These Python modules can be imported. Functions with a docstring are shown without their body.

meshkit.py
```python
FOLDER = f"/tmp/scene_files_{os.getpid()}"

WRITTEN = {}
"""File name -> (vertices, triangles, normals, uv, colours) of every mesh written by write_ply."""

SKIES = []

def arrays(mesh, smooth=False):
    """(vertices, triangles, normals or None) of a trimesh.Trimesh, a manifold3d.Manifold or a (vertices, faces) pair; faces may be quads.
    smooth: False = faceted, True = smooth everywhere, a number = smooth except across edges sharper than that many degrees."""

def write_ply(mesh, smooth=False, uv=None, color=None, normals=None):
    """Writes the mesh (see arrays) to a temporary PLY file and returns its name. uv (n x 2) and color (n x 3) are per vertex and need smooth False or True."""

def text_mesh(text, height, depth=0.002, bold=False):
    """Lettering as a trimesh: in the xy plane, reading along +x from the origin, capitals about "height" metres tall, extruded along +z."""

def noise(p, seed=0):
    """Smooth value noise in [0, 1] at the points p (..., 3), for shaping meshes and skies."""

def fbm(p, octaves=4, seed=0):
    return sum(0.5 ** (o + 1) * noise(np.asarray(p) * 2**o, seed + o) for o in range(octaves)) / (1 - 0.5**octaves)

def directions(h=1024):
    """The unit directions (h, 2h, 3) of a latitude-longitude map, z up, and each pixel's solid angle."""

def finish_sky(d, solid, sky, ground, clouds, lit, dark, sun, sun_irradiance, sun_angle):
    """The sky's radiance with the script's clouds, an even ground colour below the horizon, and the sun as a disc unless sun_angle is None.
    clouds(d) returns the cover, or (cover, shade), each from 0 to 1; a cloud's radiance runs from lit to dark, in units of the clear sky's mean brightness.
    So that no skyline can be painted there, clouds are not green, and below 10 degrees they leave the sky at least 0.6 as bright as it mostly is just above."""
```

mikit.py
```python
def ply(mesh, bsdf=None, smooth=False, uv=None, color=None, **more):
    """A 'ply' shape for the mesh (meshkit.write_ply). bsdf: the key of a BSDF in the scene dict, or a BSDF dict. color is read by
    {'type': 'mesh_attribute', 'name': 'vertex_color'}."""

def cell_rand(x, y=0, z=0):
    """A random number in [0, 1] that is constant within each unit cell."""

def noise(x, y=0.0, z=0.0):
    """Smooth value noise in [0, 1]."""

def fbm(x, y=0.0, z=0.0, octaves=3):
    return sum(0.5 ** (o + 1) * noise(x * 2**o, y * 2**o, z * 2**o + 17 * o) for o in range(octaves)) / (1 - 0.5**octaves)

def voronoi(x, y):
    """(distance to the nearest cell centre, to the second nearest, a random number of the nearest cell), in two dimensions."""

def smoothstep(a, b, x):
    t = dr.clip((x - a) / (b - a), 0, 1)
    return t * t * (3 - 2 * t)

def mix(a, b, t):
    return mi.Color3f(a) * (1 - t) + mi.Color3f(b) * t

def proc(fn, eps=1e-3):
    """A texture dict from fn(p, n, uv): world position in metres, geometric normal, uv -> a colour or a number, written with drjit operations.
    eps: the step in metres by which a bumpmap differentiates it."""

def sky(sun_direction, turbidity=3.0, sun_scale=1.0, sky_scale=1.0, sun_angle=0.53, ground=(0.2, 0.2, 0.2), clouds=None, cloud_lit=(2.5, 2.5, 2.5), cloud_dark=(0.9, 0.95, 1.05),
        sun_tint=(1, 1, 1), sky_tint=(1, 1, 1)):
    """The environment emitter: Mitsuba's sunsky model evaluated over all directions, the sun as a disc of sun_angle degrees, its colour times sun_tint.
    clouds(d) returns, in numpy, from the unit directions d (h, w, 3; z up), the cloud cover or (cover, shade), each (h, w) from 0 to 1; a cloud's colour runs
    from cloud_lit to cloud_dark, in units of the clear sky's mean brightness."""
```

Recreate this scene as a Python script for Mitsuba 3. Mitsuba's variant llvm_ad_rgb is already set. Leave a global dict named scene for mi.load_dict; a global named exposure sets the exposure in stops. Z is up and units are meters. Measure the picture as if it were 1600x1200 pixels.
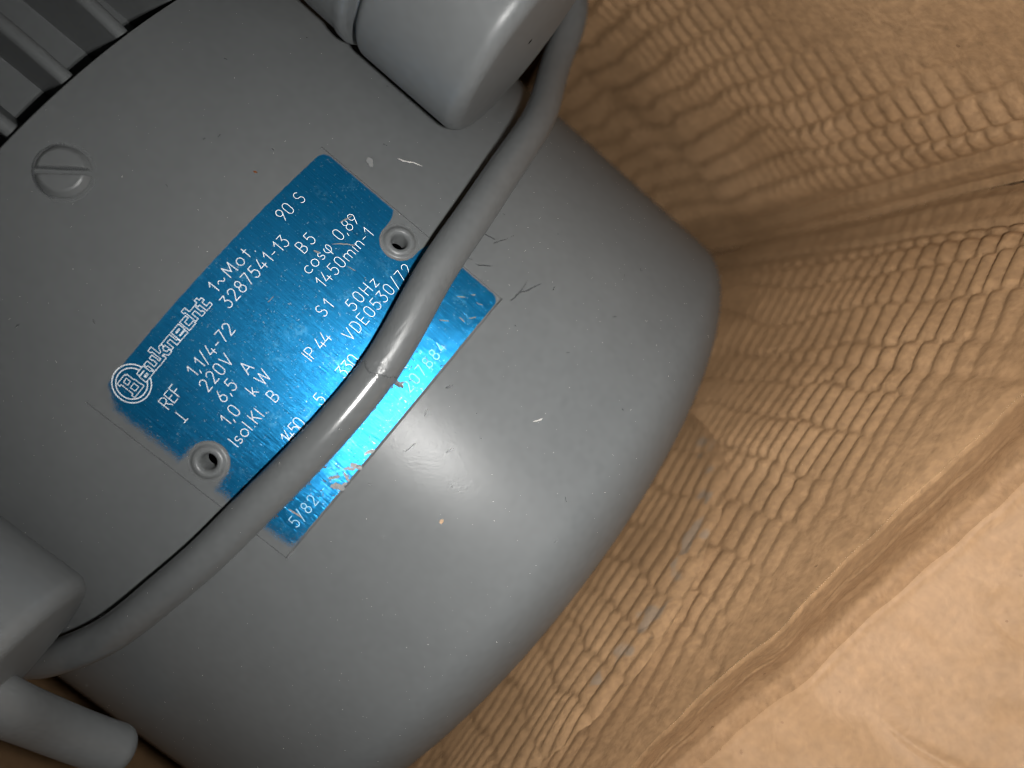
import math, random
import numpy as np
import trimesh
import mitsuba as mi
import drjit as dr
import mikit, meshkit
from mikit import proc, noise, fbm, cell_rand, smoothstep, mix, voronoi
from shapely.geometry import LineString, Polygon, Point, MultiPolygon
from shapely.ops import unary_union

T = mi.ScalarTransform4f
scene, labels = {}, {}
rng = np.random.default_rng(7)
random.seed(7)

# ------------------------------------------------------------------ camera, light, exposure
# the motor's axis is x (x grows towards the end of the fan hood), z is up, origin on the motor's axis
CAM = np.array([0.0, 0.0, 0.22224])
FWD = np.array([0.10722, 0.14420, -0.98365])
UP = np.array([-0.63633, 0.76715, 0.04330])
scene['camera'] = {
    'type': 'thinlens', 'fov': 67.823, 'fov_axis': 'x', 'near_clip': 0.01, 'far_clip': 5.0,
    'aperture_radius': 0.0017, 'focus_distance': 0.131,
    'to_world': T().look_at(origin=CAM.tolist(), target=(CAM + FWD).tolist(), up=UP.tolist()),
}
# the phone's flash: a small cluster of four bare LEDs beside the lens
FLASH = np.array([0.0145, 0.0060, 0.2235])
for i, (dx, dy) in enumerate([(-1, -1), (1, -1), (1, 1), (-1, 1)]):
    at = FLASH + 0.0016 * np.array([dx, dy, 0])
    scene['flash_led_%03d' % i] = {'type': 'spot', 'to_world': T().look_at(origin=at.tolist(), target=(at + FWD + np.array([0.22, 0.07, 0])).tolist(), up=UP.tolist()),
                                   'cutoff_angle': 85.0, 'beam_width': 16.0, 'intensity': {'type': 'rgb', 'value': [0.0310, 0.0304, 0.0296]}}
# dim, slightly cool room light falling into the open box
scene['room_light'] = {'type': 'constant', 'radiance': {'type': 'rgb', 'value': [0.0022, 0.0024, 0.0028]}}
exposure = 0.0

R = 0.095            # radius of the fan hood
PT = 0.00045         # thickness of the rating plate
BOX_Z = -0.104

# ------------------------------------------------------------------ materials
def grey_col(p, n, uv):
    a = fbm(p.x * 60, p.y * 60, p.z * 60)
    b = noise(p.x * 900, p.y * 900, p.z * 900)
    return mix((0.096, 0.102, 0.104), (0.113, 0.119, 0.120), a) * (0.96 + 0.08 * b)

def peel(p, n, uv):
    return 0.7 * noise(p.x * 5200, p.y * 5200, p.z * 5200) + 0.3 * noise(p.x * 2400, p.y * 2400, p.z * 2400)

def peel_soft(p, n, uv):
    return noise(p.x * 700, p.y * 700, p.z * 700)

scene['grey_paint'] = {'type': 'twosided', 'b': {'type': 'bumpmap', 't': proc(peel, 5e-5), 'scale': 0.000017,
    'b': {'type': 'principled', 'base_color': proc(grey_col), 'roughness': 0.34, 'specular': 0.17}}}
scene['grey_paint_smooth'] = {'type': 'twosided', 'b': {'type': 'bumpmap', 't': proc(peel_soft, 2e-4), 'scale': 0.00004,
    'b': {'type': 'principled', 'base_color': proc(lambda p, n, uv: grey_col(p, n, uv) * 1.02), 'roughness': 0.40, 'specular': 0.38}}}

def cable_rough(p, n, uv):
    return 0.20 + 0.20 * smoothstep(0.0050, 0.0062, p.y) * smoothstep(0.06, 0.03, p.y) + 0.10 * smoothstep(0.5, 0.75, fbm(p.x * 160, p.y * 100, p.z * 160))

def cable_bump(p, n, uv):
    # uv.y runs along the cable in metres; the paint film is crazed where the cable crosses the plate
    z = dr.exp(-dr.square((p.y - 0.0060) / 0.0020))
    lumps = fbm(p.x * 1500, p.y * 1500, p.z * 1500) * z * 2.2
    scuff = noise(p.x * 2200, p.y * 500, p.z * 2200) * smoothstep(0.0055, 0.0075, p.y) * smoothstep(0.030, 0.018, p.y)
    return lumps + 0.8 * scuff + 0.15 * noise(p.x * 500, p.y * 500, p.z * 500)

scene['cable_paint'] = {'type': 'twosided', 'b': {'type': 'bumpmap', 't': proc(cable_bump, 1e-4), 'scale': 0.00006,
    'b': {'type': 'principled', 'base_color': proc(lambda p, n, uv: grey_col(p, n, uv) * 0.84), 'roughness': proc(cable_rough), 'specular': 0.5}}}
scene['dark_cavity'] = {'type': 'twosided', 'b': {'type': 'diffuse', 'reflectance': {'type': 'rgb', 'value': [0.008, 0.008, 0.008]}}}

# the rating plate; uv = (length along the axis = along the brushing, arc length across), both in millimetres
def blue_mask(uv):
    u, v = uv.y, uv.x
    wob = (noise(u * 1.3, v * 1.3) - 0.5) * 0.35 + (noise(u * 5, v * 5) - 0.5) * 0.25
    # rounded rectangle of bare blue metal
    cu, cv, hu, hv, r = 2.2, -16.42, 27.5, 19.5, 1.6
    qx, qy = dr.abs(u - cu) - (hu - r), dr.abs(v - cv) - (hv - r)
    d = dr.sqrt(dr.square(dr.maximum(qx, 0)) + dr.square(dr.maximum(qy, 0))) + dr.minimum(dr.maximum(qx, qy), 0) - r
    # painted lugs round the two eyelets, running out to the plate's short edges
    for eu, ev, sg in ((25.66, -16.2, 1.0), (-22.47, -16.1, -1.0)):
        du, dv = (u - eu) * sg, v - ev
        lug = dr.sqrt(dr.square(dr.minimum(du, 0)) + dr.square(dv)) - (3.45 + 0.10 * dr.square(dr.maximum(du - 0.8, 0)))
        d = dr.maximum(d, -lug)
    # slanted corner at the top left, behind the emblem
    d = dr.maximum(d, (-(u + 22.6) * 0.79 - (v + 35.9) * 0.61))
    soft = 0.10 + 0.75 * smoothstep(-21.0, -26.0, u) + 0.12 * smoothstep(27.5, 30.0, u)
    m = smoothstep(soft, -soft, d + wob * (0.16 + soft))
    speck = noise(u * 9, v * 9)
    m = m * (1 - smoothstep(0.62, 0.75, speck) * smoothstep(-1.6, 0.0, d) * smoothstep(-19.0, -25.0, u))
    return m

def streak(uv):
    u, v = uv.y, uv.x
    w = u + 0.02 * v
    return 0.45 * noise(w * 9, v * 0.35) + 0.35 * noise(w * 22 + 9, v * 0.7) + 0.2 * noise(w * 40, v * 1.3)

def blue_col(p, n, uv):
    u, v = uv.y, uv.x
    s = streak(uv)
    c = mix((0.003, 0.135, 0.330), (0.012, 0.245, 0.520), s)
    # patches rubbed paler
    rub = smoothstep(0.64, 0.80, fbm(u * 0.30 + 3.1, v * 0.30 + 1.7)) * smoothstep(0.35, 0.7, noise(u * 3, v * 3))
    c = mix(c, (0.10, 0.40, 0.66), rub * 0.32)
    # tiny nicks through to bright metal
    nick = smoothstep(0.89, 0.94, noise(u * 5.2 + 40, v * 4.0)) * smoothstep(0.35, 0.6, noise(u * 13, v * 9))
    return mix(c, (0.42, 0.62, 0.74), nick * 0.75)

scene['blue_metal'] = {'type': 'twosided', 'b': {'type': 'bumpmap', 't': proc(lambda p, n, uv: streak(uv), 1.5e-5), 'scale': 0.000036,
    'b': {'type': 'principled', 'base_color': proc(blue_col), 'roughness': 0.345, 'metallic': 0.80, 'specular': 0.5}}}
scene['plate_finish'] = {'type': 'blendbsdf', 'weight': proc(lambda p, n, uv: blue_mask(uv)),
    'a': {'type': 'ref', 'id': 'grey_paint'}, 'b': {'type': 'ref', 'id': 'blue_metal'}}
scene['engraving'] = {'type': 'twosided', 'b': {'type': 'principled', 'base_color': {'type': 'rgb', 'value': [0.70, 0.74, 0.77]}, 'roughness': 0.5, 'specular': 0.5}}
scene['engraving_worn'] = {'type': 'twosided', 'b': {'type': 'principled', 'base_color': {'type': 'rgb', 'value': [0.30, 0.52, 0.66]}, 'roughness': 0.5, 'specular': 0.5}}

def turned(p):
    return mi.Point3f(0.62 * p.x + 0.55 * p.y + 0.56 * p.z, -0.71 * p.x + 0.70 * p.y + 0.10 * p.z, -0.34 * p.x - 0.46 * p.y + 0.82 * p.z)

def kraft_col(p, n, uv):
    p = turned(p)
    f = fbm(p.x * 1500 + 4 * noise(p.x * 300, p.y * 300, p.z * 300), p.y * 900, p.z * 1500)
    g = fbm(p.x * 620, p.y * 620, p.z * 620 + 3 * noise(p.x * 200, p.y * 200, p.z * 200))
    a = fbm(p.x * 45, p.y * 45, p.z * 45)
    c = mix((0.220, 0.128, 0.063), (0.300, 0.183, 0.096), a) * (0.58 + 0.42 * f + 0.42 * g)
    dot = smoothstep(0.92, 0.95, noise(p.x * 800, p.y * 800, p.z * 800 + 5)) * smoothstep(0.5, 0.8, noise(p.x * 60, p.y * 60, p.z * 60))
    return mix(c, (0.10, 0.05, 0.025), dot * 0.7)

def kraft_bump(p, n, uv):
    p = turned(p)
    return 0.6 * noise(p.x * 2300 + 3 * noise(p.x * 300, p.y * 300, p.z * 300), p.y * 1500, p.z * 1900) + 0.4 * noise(p.x * 800, p.y * 700, p.z * 750)

KRAFT = {'type': 'principled', 'roughness': 0.72, 'specular': 0.25}
scene['kraft_paper'] = {'type': 'twosided', 'b': {'type': 'bumpmap', 't': proc(kraft_bump, 1e-4), 'scale': 0.00011,
    'b': {**KRAFT, 'base_color': proc(kraft_col)}}}
def pale_col(p, n, uv):  # paler mix of the wall kraft, used on the flap
    c = kraft_col(p, n, uv)
    m = fbm(p.x * 30 + 3, p.y * 30, p.z * 30)
    return mix(c * 1.12, (0.37, 0.230, 0.128), 0.15 + 0.4 * m)

scene['pale_kraft'] = {'type': 'twosided', 'b': {'type': 'bumpmap', 't': proc(kraft_bump, 1e-4), 'scale': 0.00010,
    'b': {**KRAFT, 'roughness': 0.6, 'base_color': proc(pale_col)}}}
STAINS = []          # filled in below: where grey paint has rubbed off on the liner

def stained_col(p, n, uv):
    c = kraft_col(p, n, uv)
    w = mi.Float(0)
    wob = (noise(p.x * 500, p.y * 500, p.z * 500) - 0.5) * 0.004
    for (x, y, z, r) in STAINS:
        d = dr.sqrt(dr.square(p.x - x) + dr.square((p.y - y)) + dr.square((p.z - z) * 0.8))
        w = dr.maximum(w, smoothstep(r, r * 0.55, d + wob))
    return mix(c, (0.170, 0.165, 0.150), 0.42 * w)

scene['stained_kraft'] = {'type': 'twosided', 'b': {'type': 'bumpmap', 't': proc(kraft_bump, 1e-4), 'scale': 0.00011,
    'b': {**KRAFT, 'base_color': proc(stained_col)}}}
scene['white_dust'] = {'type': 'twosided', 'b': {'type': 'diffuse', 'reflectance': {'type': 'rgb', 'value': [0.62, 0.60, 0.56]}}}
scene['dark_shaving'] = {'type': 'twosided', 'b': {'type': 'principled', 'base_color': {'type': 'rgb', 'value': [0.050, 0.054, 0.056]}, 'roughness': 0.45}}  # dark paint film; also colours the modelled shade line in the screw slot
scene['grey_shaving'] = {'type': 'twosided', 'b': {'type': 'principled', 'base_color': {'type': 'rgb', 'value': [0.17, 0.175, 0.175]}, 'roughness': 0.45}}
scene['pale_shaving'] = {'type': 'twosided', 'b': {'type': 'diffuse', 'reflectance': {'type': 'rgb', 'value': [0.45, 0.44, 0.42]}}}
scene['beige_crumb'] = {'type': 'twosided', 'b': {'type': 'diffuse', 'reflectance': {'type': 'rgb', 'value': [0.34, 0.24, 0.16]}}}
scene['rust'] = {'type': 'twosided', 'b': {'type': 'diffuse', 'reflectance': {'type': 'rgb', 'value': [0.16, 0.055, 0.02]}}}

# ------------------------------------------------------------------ mesh helpers
def add(key, mesh, bsdf, smooth=True, label=None, category=None, group=None, kind=None, uv=None):
    scene[key] = mikit.ply(mesh, bsdf, smooth=smooth, uv=uv)
    d = {}
    if label: d['label'] = label
    if category: d['category'] = category
    if group: d['group'] = group
    if kind: d['kind'] = kind
    if d: labels[key] = d

def grid_faces(a, b, wrap=False, keep=None):
    i, j = np.meshgrid(np.arange(a - 1), np.arange(b if wrap else b - 1), indexing='ij')
    i, j = i.ravel(), j.ravel()
    q = np.stack([i * b + j, i * b + (j + 1) % b, (i + 1) * b + (j + 1) % b, (i + 1) * b + j], 1)
    if keep is not None:
        q = q[keep[i, j]]
    return np.vstack([q[:, [0, 1, 2]], q[:, [0, 2, 3]]])

def lathe_x(profile, n=96, centre=(0, 0)):
    """Revolve (x, r) points about a line parallel to x through centre=(y, z)."""
    pr = np.asarray(profile, float)
    a = np.arange(n) * 2 * np.pi / n
    v = np.stack([np.repeat(pr[:, 0], n), centre[0] + np.outer(pr[:, 1], np.sin(a)).ravel(), centre[1] + np.outer(pr[:, 1], np.cos(a)).ravel()], 1)
    return v, grid_faces(len(pr), n, wrap=True)

def fillet(x0, r0, x1, r1, cx, cr, n=8):
    a0, a1 = math.atan2(r0 - cr, x0 - cx), math.atan2(r1 - cr, x1 - cx)
    if a1 - a0 > math.pi: a1 -= 2 * math.pi
    if a0 - a1 > math.pi: a1 += 2 * math.pi
    rad = math.hypot(x0 - cx, r0 - cr)
    return [(cx + rad * math.cos(a), cr + rad * math.sin(a)) for a in np.linspace(a0, a1, n)]

def on_hood(u, x, h=0.0):
    """Point over the hood from arc length u and axial x (mm) and height h (m)."""
    u, x = np.asarray(u, float), np.asarray(x, float)
    th = u / 1000 / R
    rr = R + h
    return np.stack([x / 1000 + 0 * th, rr * np.sin(th), rr * np.cos(th)], -1)

def tube_mesh(path, rad, n=36, vary=None):
    p = np.asarray(path, float)
    t = np.gradient(p, axis=0); t /= np.linalg.norm(t, axis=1, keepdims=True)
    a = np.cross(t[0], [0, 0, 1.0]); a /= np.linalg.norm(a)
    ang = np.arange(n) * 2 * np.pi / n
    v, uv = [], []
    L = np.r_[0, np.cumsum(np.linalg.norm(np.diff(p, axis=0), axis=1))]
    for k in range(len(p)):
        a = a - t[k] * (a @ t[k]); a /= np.linalg.norm(a)
        b = np.cross(t[k], a)
        r = np.broadcast_to(rad, (len(p),))[k] * np.ones(n)
        if vary is not None: r = r + vary(L[k], ang)
        v.append(p[k] + r[:, None] * (np.cos(ang)[:, None] * a + np.sin(ang)[:, None] * b))
        uv += [(x, L[k]) for x in ang]
    return (np.vstack(v), grid_faces(len(p), n, wrap=True)[:, ::-1]), np.array(uv), L

def spline(pts, n):
    from scipy.interpolate import CubicSpline
    p = np.asarray(pts, float)
    s = np.r_[0, np.cumsum(np.linalg.norm(np.diff(p, axis=0), axis=1))]
    return CubicSpline(s, p)(np.linspace(0, s[-1], n))

# ================================================================== the cardboard box
CB = np.array([0.05132, 0.11437, -0.020])                       # a point of the corner between the two walls in view
EU = np.array([0.14110, 0.00356, 0.98999])                    # up along that corner, which leans outwards
NA, HA = np.array([0.03085, -0.99952, -0.0008]), np.array([-0.99952, -0.03085, 0.0])
NB, HB = np.array([-0.98990, -0.01337, 0.14113]), np.array([0.0135, -0.99991, 0.0])

labels['cardboard_box'] = {'label': 'open brown kraft cardboard box with crinkled ribbed walls around the grey motor', 'category': 'box'}

def flutes(s, t, skew, amp, seed, pitch=3.3, seg=8.5, crease=0.25, floor=0.30):
    """Crushed corrugation: ribs along s, broken by creases along t. s, t in mm; returns mm."""
    q = np.stack([s * 0.03, t * 0.03, 0 * s], -1)
    w = (meshkit.fbm(q, 3, seed) - 0.5)
    sw = s + 10 * w + 2.0 * (meshkit.noise(np.stack([t * 0.11, s * 0.04, 0 * s], -1), seed + 3) - 0.5)
    k = np.floor(sw / seg)
    f = sw / seg - k
    jit = np.modf(np.abs(np.sin(k * 12.9898 + seed) * 43758.5453))[0]
    jit2 = np.modf(np.abs(np.sin(k * 78.233 + seed) * 9631.17))[0]
    tt = t - skew * s + 9 * (meshkit.fbm(q + 7.7, 2, seed + 9) - 0.5) + jit * 0.7
    ph = tt / (pitch * (0.85 + 0.35 * jit2))
    fr = ph - np.floor(ph)
    rib = 0.7 * np.abs(np.sin(np.pi * ph)) ** 0.70 + 0.3 * np.minimum(np.minimum(fr / 0.38, (1 - fr) / 0.62), 0.93)
    strength = 0.5 * meshkit.noise(np.stack([k * 1.7, np.floor(ph) * 0.9, 0 * s], -1), seed + 5) + 0.9 * np.clip(2.2 * meshkit.noise(np.stack([s * .07, t * .07, 0 * s], -1), seed + 6) - .6, 0, 1)
    edge = np.minimum(f, 1 - f) * seg
    win = np.clip(edge / 1.3, 0, 1); win = floor + (1 - floor) * win * win * (3 - 2 * win)
    return amp * ((0.62 + 0.55 * strength) * rib * win + crease * win - 0.3) + 1.8 * w

def wall_A(s, t):
    fade = np.clip((140 - t - 0.36 * s + 12 * np.sin(s * 0.07 + 1)) / 38, 0.05, 1) * np.clip((s - 8) / 7, 0.12, 1)
    d = flutes(s, t, 0.30, 1.75, 3, pitch=3.9, seg=8.0, crease=0.30, floor=0.15) * fade
    d += -1.5 * np.exp(-((s - 1.5) / 1.0) ** 2) - 1.5 * np.exp(-((s - 6.5 - 0.02 * t) / 0.8) ** 2) + 0.7 * np.exp(-((s - 4.3 - 0.015 * t) / 1.2) ** 2)    # folds beside the corner
    d += 0.5 * (meshkit.fbm(np.stack([s * .02, t * .02, 0 * s], -1), 2, 21) - .5) * 4
    d -= np.clip(s / 30, 0, 1) * (6 * (np.maximum(t - 105, 0) / 45) ** 2 + 0.0020 * np.minimum(t - 92, 0) ** 2 * (t > 20) + 10.37 * (t <= 20))   # bowed: foot and top lean outwards
    return d

def wall_B(s, t):
    crest = crest_t(s)
    fade = np.clip((crest - t - 4) / 34, 0.05, 1) * np.clip((s - 10) / 6, 0.15, 1)
    d = flutes(s, t, 0.15, 1.25, 8, pitch=4.0, seg=10.5, crease=0.06, floor=0.5) * fade
    d += -1.4 * np.exp(-((s - 7.5 - 0.03 * t) / 0.8) ** 2) - 0.9 * np.exp(-((s - 14) / 0.9) ** 2) + 0.6 * np.exp(-((s - 3.5) / 1.6) ** 2)
    d += 0.5 * (meshkit.fbm(np.stack([s * .02, t * .02, 3 + 0 * s], -1), 2, 22) - .5) * 4
    # long soft creases fanning out of the corner's foot
    for (s0, sl, wd, am) in ((46, 0.05, 1.5, -0.5), (74, 0.13, 1.6, -0.5), (104, 0.24, 1.5, -0.45)):
        d += am * np.exp(-((s - s0 - sl * (t - 90)) / wd) ** 2)
    return d

CREST = np.array([(-20, 173), (0.9, 166.5), (51.3, 143.8), (68.3, 138.1), (86, 132.4), (101.6, 128.6), (112.1, 124.1), (123.2, 120.6), (133.3, 118.4), (153, 113.7), (180, 106), (270, 84)])
from scipy.interpolate import PchipInterpolator
_cr = PchipInterpolator(CREST[:, 0], CREST[:, 1])
def crest_t(s): return _cr(s) + 0.5 * np.sin(s * 0.45) * np.sin(s * 0.13 + 1) * 0.6

def shape_B(s, t):
    """Base sheet of the end wall, bowed outwards low down so that it clears the fan hood."""
    p = CB + HB * (s / 1000)[..., None] + EU * (t / 1000)[..., None]
    least = 0.0600 - 0.012 * np.clip((p[..., 1] - 0.065) / 0.045, 0, 1)
    d = p[..., 0] - least
    p[..., 0] = least + 0.5 * (d + np.sqrt(d * d + 0.002 ** 2))
    return p

# long wall beside the motor
s, t = np.meshgrid(np.linspace(0, 300, 480), np.linspace(-88, 165, 440), indexing='ij')
P_A = CB + HA * (s / 1000)[..., None] + EU * (t / 1000)[..., None] + NA * (wall_A(s, t) / 1000)[..., None]
add('cardboard_box__side_panel', (P_A.reshape(-1, 3), grid_faces(*s.shape)), 'kraft_paper')
# end wall in front of the fan hood
s, q = np.meshgrid(np.linspace(0, 262, 460), np.linspace(0, 1, 430), indexing='ij')
t = -88 + q * (crest_t(s) + 88)
ends = np.clip((1 - q) / 0.01, 0, 1)
P_B = shape_B(s, t) + NB * (ends * wall_B(s, t) / 1000)[..., None]
add('cardboard_box__side_panel_001', (P_B.reshape(-1, 3), grid_faces(*s.shape)), 'kraft_paper')
# flap folded outwards over the crest of the end wall: sharp fold, wrinkled hollow, second crease, then rising towards the light
OUT = np.array([0.9969, -0.0790, 0.0])
wv = np.r_[np.linspace(0, 5, 30), np.linspace(5.2, 26, 90), np.linspace(26.5, 140, 190)]
s, w = np.meshgrid(np.linspace(-20, 262, 520), wv, indexing='ij')
C0 = shape_B(s, crest_t(s))
low = np.clip((s - 70) / 60, 0, 1)                             # the hollow opens towards the near end
prof_w = [0, 0.8, 2.5, 5.0, 10.0, 13.0, 16.0, 19.0, 20.5, 35, 75, 140]
prof_h = np.array([0, -0.3, -2.3, -5.5, -12.2, -15.8, -17.0, -15.0, -13.8, -1.5, 32, 76])
from scipy.interpolate import PchipInterpolator as PI
H = PI(prof_w, prof_h)(w) * (0.80 + 0.20 * low)
wr = np.exp(-((w - 8.5) / 5.0) ** 2)
st3 = np.stack([s * 0.06, w * 0.62, 0 * s], -1)
H += wr * (1.3 + 2.0 * low) * (meshkit.fbm(st3, 3, 31) - 0.5)
big = np.clip((w - 14) / 14, 0, 1)
big2 = np.clip((w - 25) / 20, 0, 1)
sk = np.stack([s * 0.028 + w * 0.010, w * 0.035, 2 + 0 * s], -1)
n1 = meshkit.fbm(sk, 3, 41)
H += 0.45 * np.exp(-((w - 19.0 - 2 * (n1 - .5)) / 1.0) ** 2) - 0.3 * np.exp(-((w - 16.8 - 2 * (n1 - .5)) / 1.4) ** 2)
H += big * 9.0 * (n1 - 0.5) + big2 * 0.9 * (meshkit.fbm(sk * 5.0, 3, 49) - 0.5) + big2 * -2.2 * np.exp(-np.abs(meshkit.noise(sk * 1.3 + 3.3, 44) - 0.5) / 0.03) * 1.1
H += np.clip(w / 3, 0, 1) * 0.5 * (meshkit.fbm(np.stack([s * 0.25, w * 0.25, 0 * s], -1), 2, 47) - 0.5)
P_F = C0 + OUT * (w / 1000)[..., None] + np.array([0, 0, 1.0]) * (H / 1000)[..., None]
k0 = int(np.searchsorted(wv, 18.4))
add('cardboard_box__fold', (P_F[:, :k0 + 1].reshape(-1, 3), grid_faces(len(P_F), k0 + 1)[:, ::-1]), 'kraft_paper', label='wrinkled dark fold along the rim of the end wall')
add('cardboard_box__flap', (P_F[:, k0:].reshape(-1, 3), grid_faces(len(P_F), P_F.shape[1] - k0)[:, ::-1]), 'pale_kraft', label='paler smooth outer flap folded over beyond the crease')
# inner sheet standing against the foot of the end wall, with paint rubbed off on its upper edge
LIN = np.array([(58, 36), (65, 64), (71.7, 83.2), (77, 93), (83.6, 99.7), (92, 104), (99.6, 107.1), (109, 110), (118.8, 111.1), (132, 108), (146.1, 100.8), (166.5, 80.6), (192, 50)])
_li = PchipInterpolator(LIN[:, 0], LIN[:, 1])
s, q = np.meshgrid(np.linspace(58, 192, 220), np.linspace(0, 1, 240), indexing='ij')
t = 10 + q * (_li(s) - 10)
gap = 2.6 + 2.4 * np.clip((t - 60) / 50, 0, 1) - 1.0 * np.clip((q - 0.93) / 0.07, 0, 1) ** 2
P_L = shape_B(s, t) + NB * ((gap + 0.8 * flutes(s, t, 0.15, 0.95, 13, pitch=4.0, seg=9.5, crease=0.06, floor=0.5)) / 1000)[..., None]
add('cardboard_box__liner_sheet', (P_L.reshape(-1, 3), grid_faces(*s.shape)), 'stained_kraft', label='inner sheet with rubbed grey paint stains')
for (ss, tt, r) in ((73.6, 81.6, .0026), (80, 88.5, .0016), (85.2, 93.5, .0022), (93.0, 98.6, .0031), (96, 100, .0022), (101.6, 101.9, .0027), (110.5, 104.0, .0034), (113.5, 105, .0024), (119.5, 104.0, .0028), (127, 102.0, .0017)):
    STAINS.append((*(shape_B(np.array([ss]), np.array([tt]))[0] + NB * 0.0032), r))
# the two walls behind the camera's view and the bottom
def board(x0, x1, y0, y1, z0, z1):
    return trimesh.creation.box(extents=(x1 - x0, y1 - y0, z1 - z0), transform=trimesh.transformations.translation_matrix(((x0 + x1) / 2, (y0 + y1) / 2, (z0 + z1) / 2)))
add('cardboard_box__side_panel_002', board(-0.25, 0.062, -0.145, -0.140, BOX_Z, 0.12), 'kraft_paper', False)
add('cardboard_box__side_panel_003', board(-0.256, -0.251, -0.145, 0.10, BOX_Z, 0.12), 'kraft_paper', False)
add('cardboard_box__bottom_panel', board(-0.256, 0.062, -0.145, 0.118, BOX_Z - 0.005, BOX_Z), 'kraft_paper', False)

# ================================================================== the electric motor
M = 'electric_motor'
labels[M] = {'label': 'grey painted electric motor with blue rating plate and looping cable, lying in the box', 'category': 'motor'}
X0, XE = -0.0708, 0.0578
# fan hood: rolled sheet, rim open over the fins, rounded at its closed end; real holes under the eyelets
RIV = [(25.66, -16.2), (-22.47, -16.1)]
prof = [(-0.030, R - 0.0016), (X0 + 0.0004, R - 0.0016)] + [(X0, R - 0.0012), (X0, R - 0.0004), (X0 + 0.0003, R)]
DA, DB = 0.022, 0.060                                           # domed end: axial and radial half-axes
prof += [(x, R) for x in np.arange(X0 + 0.001, XE - DA - 0.0004, 0.0008)]
prof += [(XE - DA + DA * math.sin(q), R - DB + DB * math.cos(q)) for q in np.linspace(0, math.pi / 2, 44)]
prof += [(XE, 0.02), (XE, 0.0005)]
prof = np.array(prof)
nA_ = 760
v, f = lathe_x(prof, nA_)
cen = v[f].mean(1)
u_ = R * 1000 * np.arctan2(cen[:, 1], cen[:, 2]); x_ = cen[:, 0] * 1000
hole = np.zeros(len(f), bool)
for (a, b) in RIV: hole |= (np.hypot(u_ - a, x_ - b) < 1.9) & (np.hypot(cen[:, 1], cen[:, 2]) > R - 0.0005)
f = f[~hole][:, ::-1]
wav = 0.00012 * (meshkit.fbm(v * 22.0, 2, 5) - 0.5)             # faint unevenness of painted sheet
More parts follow.
